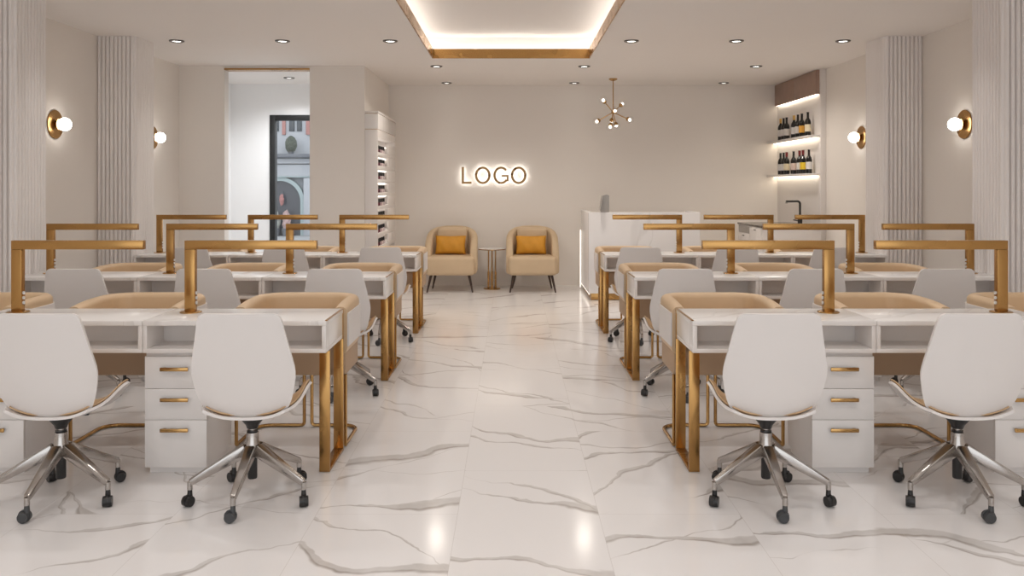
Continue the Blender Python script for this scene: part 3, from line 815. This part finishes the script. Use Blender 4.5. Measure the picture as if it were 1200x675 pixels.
# ------------------------------------------------------------------ street outside the glass
structure(MB().box(-14, 2, YB+.22, 30, -.15, -.02).build('pavement', plain('grey paving', (.35,.36,.37), .8)))
FY = 24.0; k_ = FY/975
fx = lambda p: (p-600)*k_
fz = lambda p: 1.4+(218-p)*k_
bd_ = thing('street_house', 'pale street house with arched shopfront seen through the black framed glass', 'building', (fx(340), FY, 0))
ox = fx(340)
pale = plain('pale stucco', (.42,.44,.47), .8, scale=.8); pinkb = plain('pink brick', (.42,.22,.20), .8, var=.1); winm = plain('dark panes', (.06,.07,.08), .2); teal = plain('pale teal stone', (.34,.41,.42), .7, scale=1); slate = plain('slate grey', (.13,.14,.16), .6)
b = MB(); b.box(fx(250)-ox, fx(480)-ox, .0, .5, -.05, 9.0); b.build('facade', pale, bd_)
for x0_, x1_ in ((331,335),(359,367),(303,308)):
    MB().box(fx(x0_)-ox, fx(x1_)-ox, -.06, -.001, fz(158), 9.0, .01).build('brick_pier', pinkb, bd_)
for x0_, x1_ in ((339,345.5),(348,354),(322,327)):
    MB().box(fx(x0_)-ox, fx(x1_)-ox, -.03, -.001, fz(154), fz(120), .01).build('house_window', winm, bd_)
MB().box(fx(250)-ox, fx(480)-ox, -.5, -.001, fz(185.5), fz(181), .02).build('balcony_ledge', slate, bd_)
b = MB(); b.box(fx(250)-ox, fx(480)-ox, -.30, -.001, fz(192), fz(186)); b.box(fx(250)-ox, fx(480)-ox, -.22, -.001, fz(206.5), fz(193)); b.build('fascia', pale, bd_)
MB().box(fx(250)-ox, fx(480)-ox, -.26, -.001, fz(208), fz(206.6), .005).build('cornice_line', teal, bd_)
# arch: dark opening, pale surround
acx, acz, ar = fx(330)-ox, fz(236), 24*k_
arc = [(acx+ar*math.cos(PI*k/24), acz+ar*math.sin(PI*k/24)) for k in range(25)]
MB().prism(arc+[(acx-ar,-.02),(acx+ar,-.02)], lambda a, b: Vector((a,-.10,b)), lambda a, b: Vector((a,-.002,b))).build('shopfront', plain('dark shop glass', (.06,.066,.08), .3), bd_)
m = MB(); band(m, [(math.cos(PI*k/24)*(ar+.11), math.sin(PI*k/24)*(ar+.11)) for k in range(25)], [(math.cos(PI*k/24)*ar, math.sin(PI*k/24)*ar) for k in range(25)], acx, acz, -.20, -.002)
m.box(acx+ar, acx+ar+.11, -.20, -.002, -.02, acz); m.box(acx-ar-.11, acx-ar, -.20, -.002, -.02, acz); m.build('arch_surround', teal, bd_)
MB().box(fx(358)-ox, fx(366)-ox, -.24, -.002, -.02, fz(208.5), .01).build('pilaster', pale, bd_)
tp = thing('topiary', 'round clipped topiary on the balcony ledge of the house outside', 'plant', (fx(344), FY-.28, fz(180.9)))
m = MB(); m.lathe([(0,0),(.07,0),(.09,.06),(0,.06)], n=16); m.build('pot', slate, tp)
t_ = bmesh.new(); bmesh.ops.create_icosphere(t_, subdivisions=4, radius=1)
for v in t_.verts:
    q = 1+.10*random.uniform(-1,1); v.co = Vector((v.co.x*.155*q, v.co.y*.155*q, .27+v.co.z*.235*q))
m = MB(); m._merge(t_); m.build('foliage', plain('topiary leaves', (.085,.10,.08), .9, var=.3, scale=20), tp, ang=10)
fl = thing('flower_basket', 'hanging basket of pink flowers before the arched shopfront outside', 'flower basket', (fx(333), FY-.26, fz(234)))
t_ = bmesh.new(); bmesh.ops.create_icosphere(t_, subdivisions=3, radius=1)
for v in t_.verts:
    q = 1+.2*random.uniform(-1,1); v.co = Vector((v.co.x*.06*q, v.co.y*.06*q, v.co.z*.15*q))
m = MB(); m._merge(t_); m.build('blossoms', plain('pink blossoms', (.42,.20,.19), .8, var=.5, scale=18), fl, ang=10)
MB().cyl((0,0,.16),(0,.15,.30),.008,n=8).build('hanger', slate, fl)
for px_, py_, rr, cc in ((327.5,272,.12,(.34,.36,.33)),(340,276,.11,(.42,.30,.29))):
    t_ = bmesh.new(); bmesh.ops.create_icosphere(t_, subdivisions=3, radius=1)
    for v in t_.verts:
        q = 1+.22*random.uniform(-1,1); v.co = Vector((v.co.x*rr*q, v.co.y*rr*q, .42+v.co.z*.30*q))
    s_ = thing('shrub_pot', 'pale flowering shrub in a pot at the shopfront outside, ' + ('left one' if px_ < 333 else 'right one'), 'plant', (fx(px_), FY-.4, -.019))
    m = MB(); m._merge(t_); m.build('foliage', plain('shrub leaves', cc, .9, var=.5, scale=16), s_, ang=10)
    MB().lathe([(0,0),(.10,0),(.13,.22),(0,.22)], n=16).build('pot', slate, s_)

# ------------------------------------------------------------------ daylight, camera
wd = bpy.data.worlds.new('sky'); scene.world = wd; wd.use_nodes = True
bg = wd.node_tree.nodes['Background']; bg.inputs[0].default_value = (.92,.96,1.0,1); bg.inputs[1].default_value = 2.2

cam = bpy.data.cameras.new('camera'); co = bpy.data.objects.new('camera', cam); col.objects.link(co)
co.location = (0,0,1.4); co.rotation_euler = (PI/2,0,0)
cam.sensor_width = 36; cam.lens = 975/1200*36; cam.shift_y = -(337.5-218)/1200; cam.clip_end = 200
scene.camera = co
vs = scene.view_settings
scene.display_settings.display_device = 'sRGB'
vs.view_transform = 'Standard'; vs.look = 'None'; vs.gamma = 1; vs.use_curve_mapping = False
vs.exposure = -0.17
cy_ = scene.cycles
cy_.use_denoising = True; cy_.max_bounces = 12; cy_.diffuse_bounces = 10; cy_.glossy_bounces = 5; cy_.transparent_max_bounces = 12
cy_.sample_clamp_indirect = 8; cy_.caustics_reflective = False; cy_.caustics_refractive = False
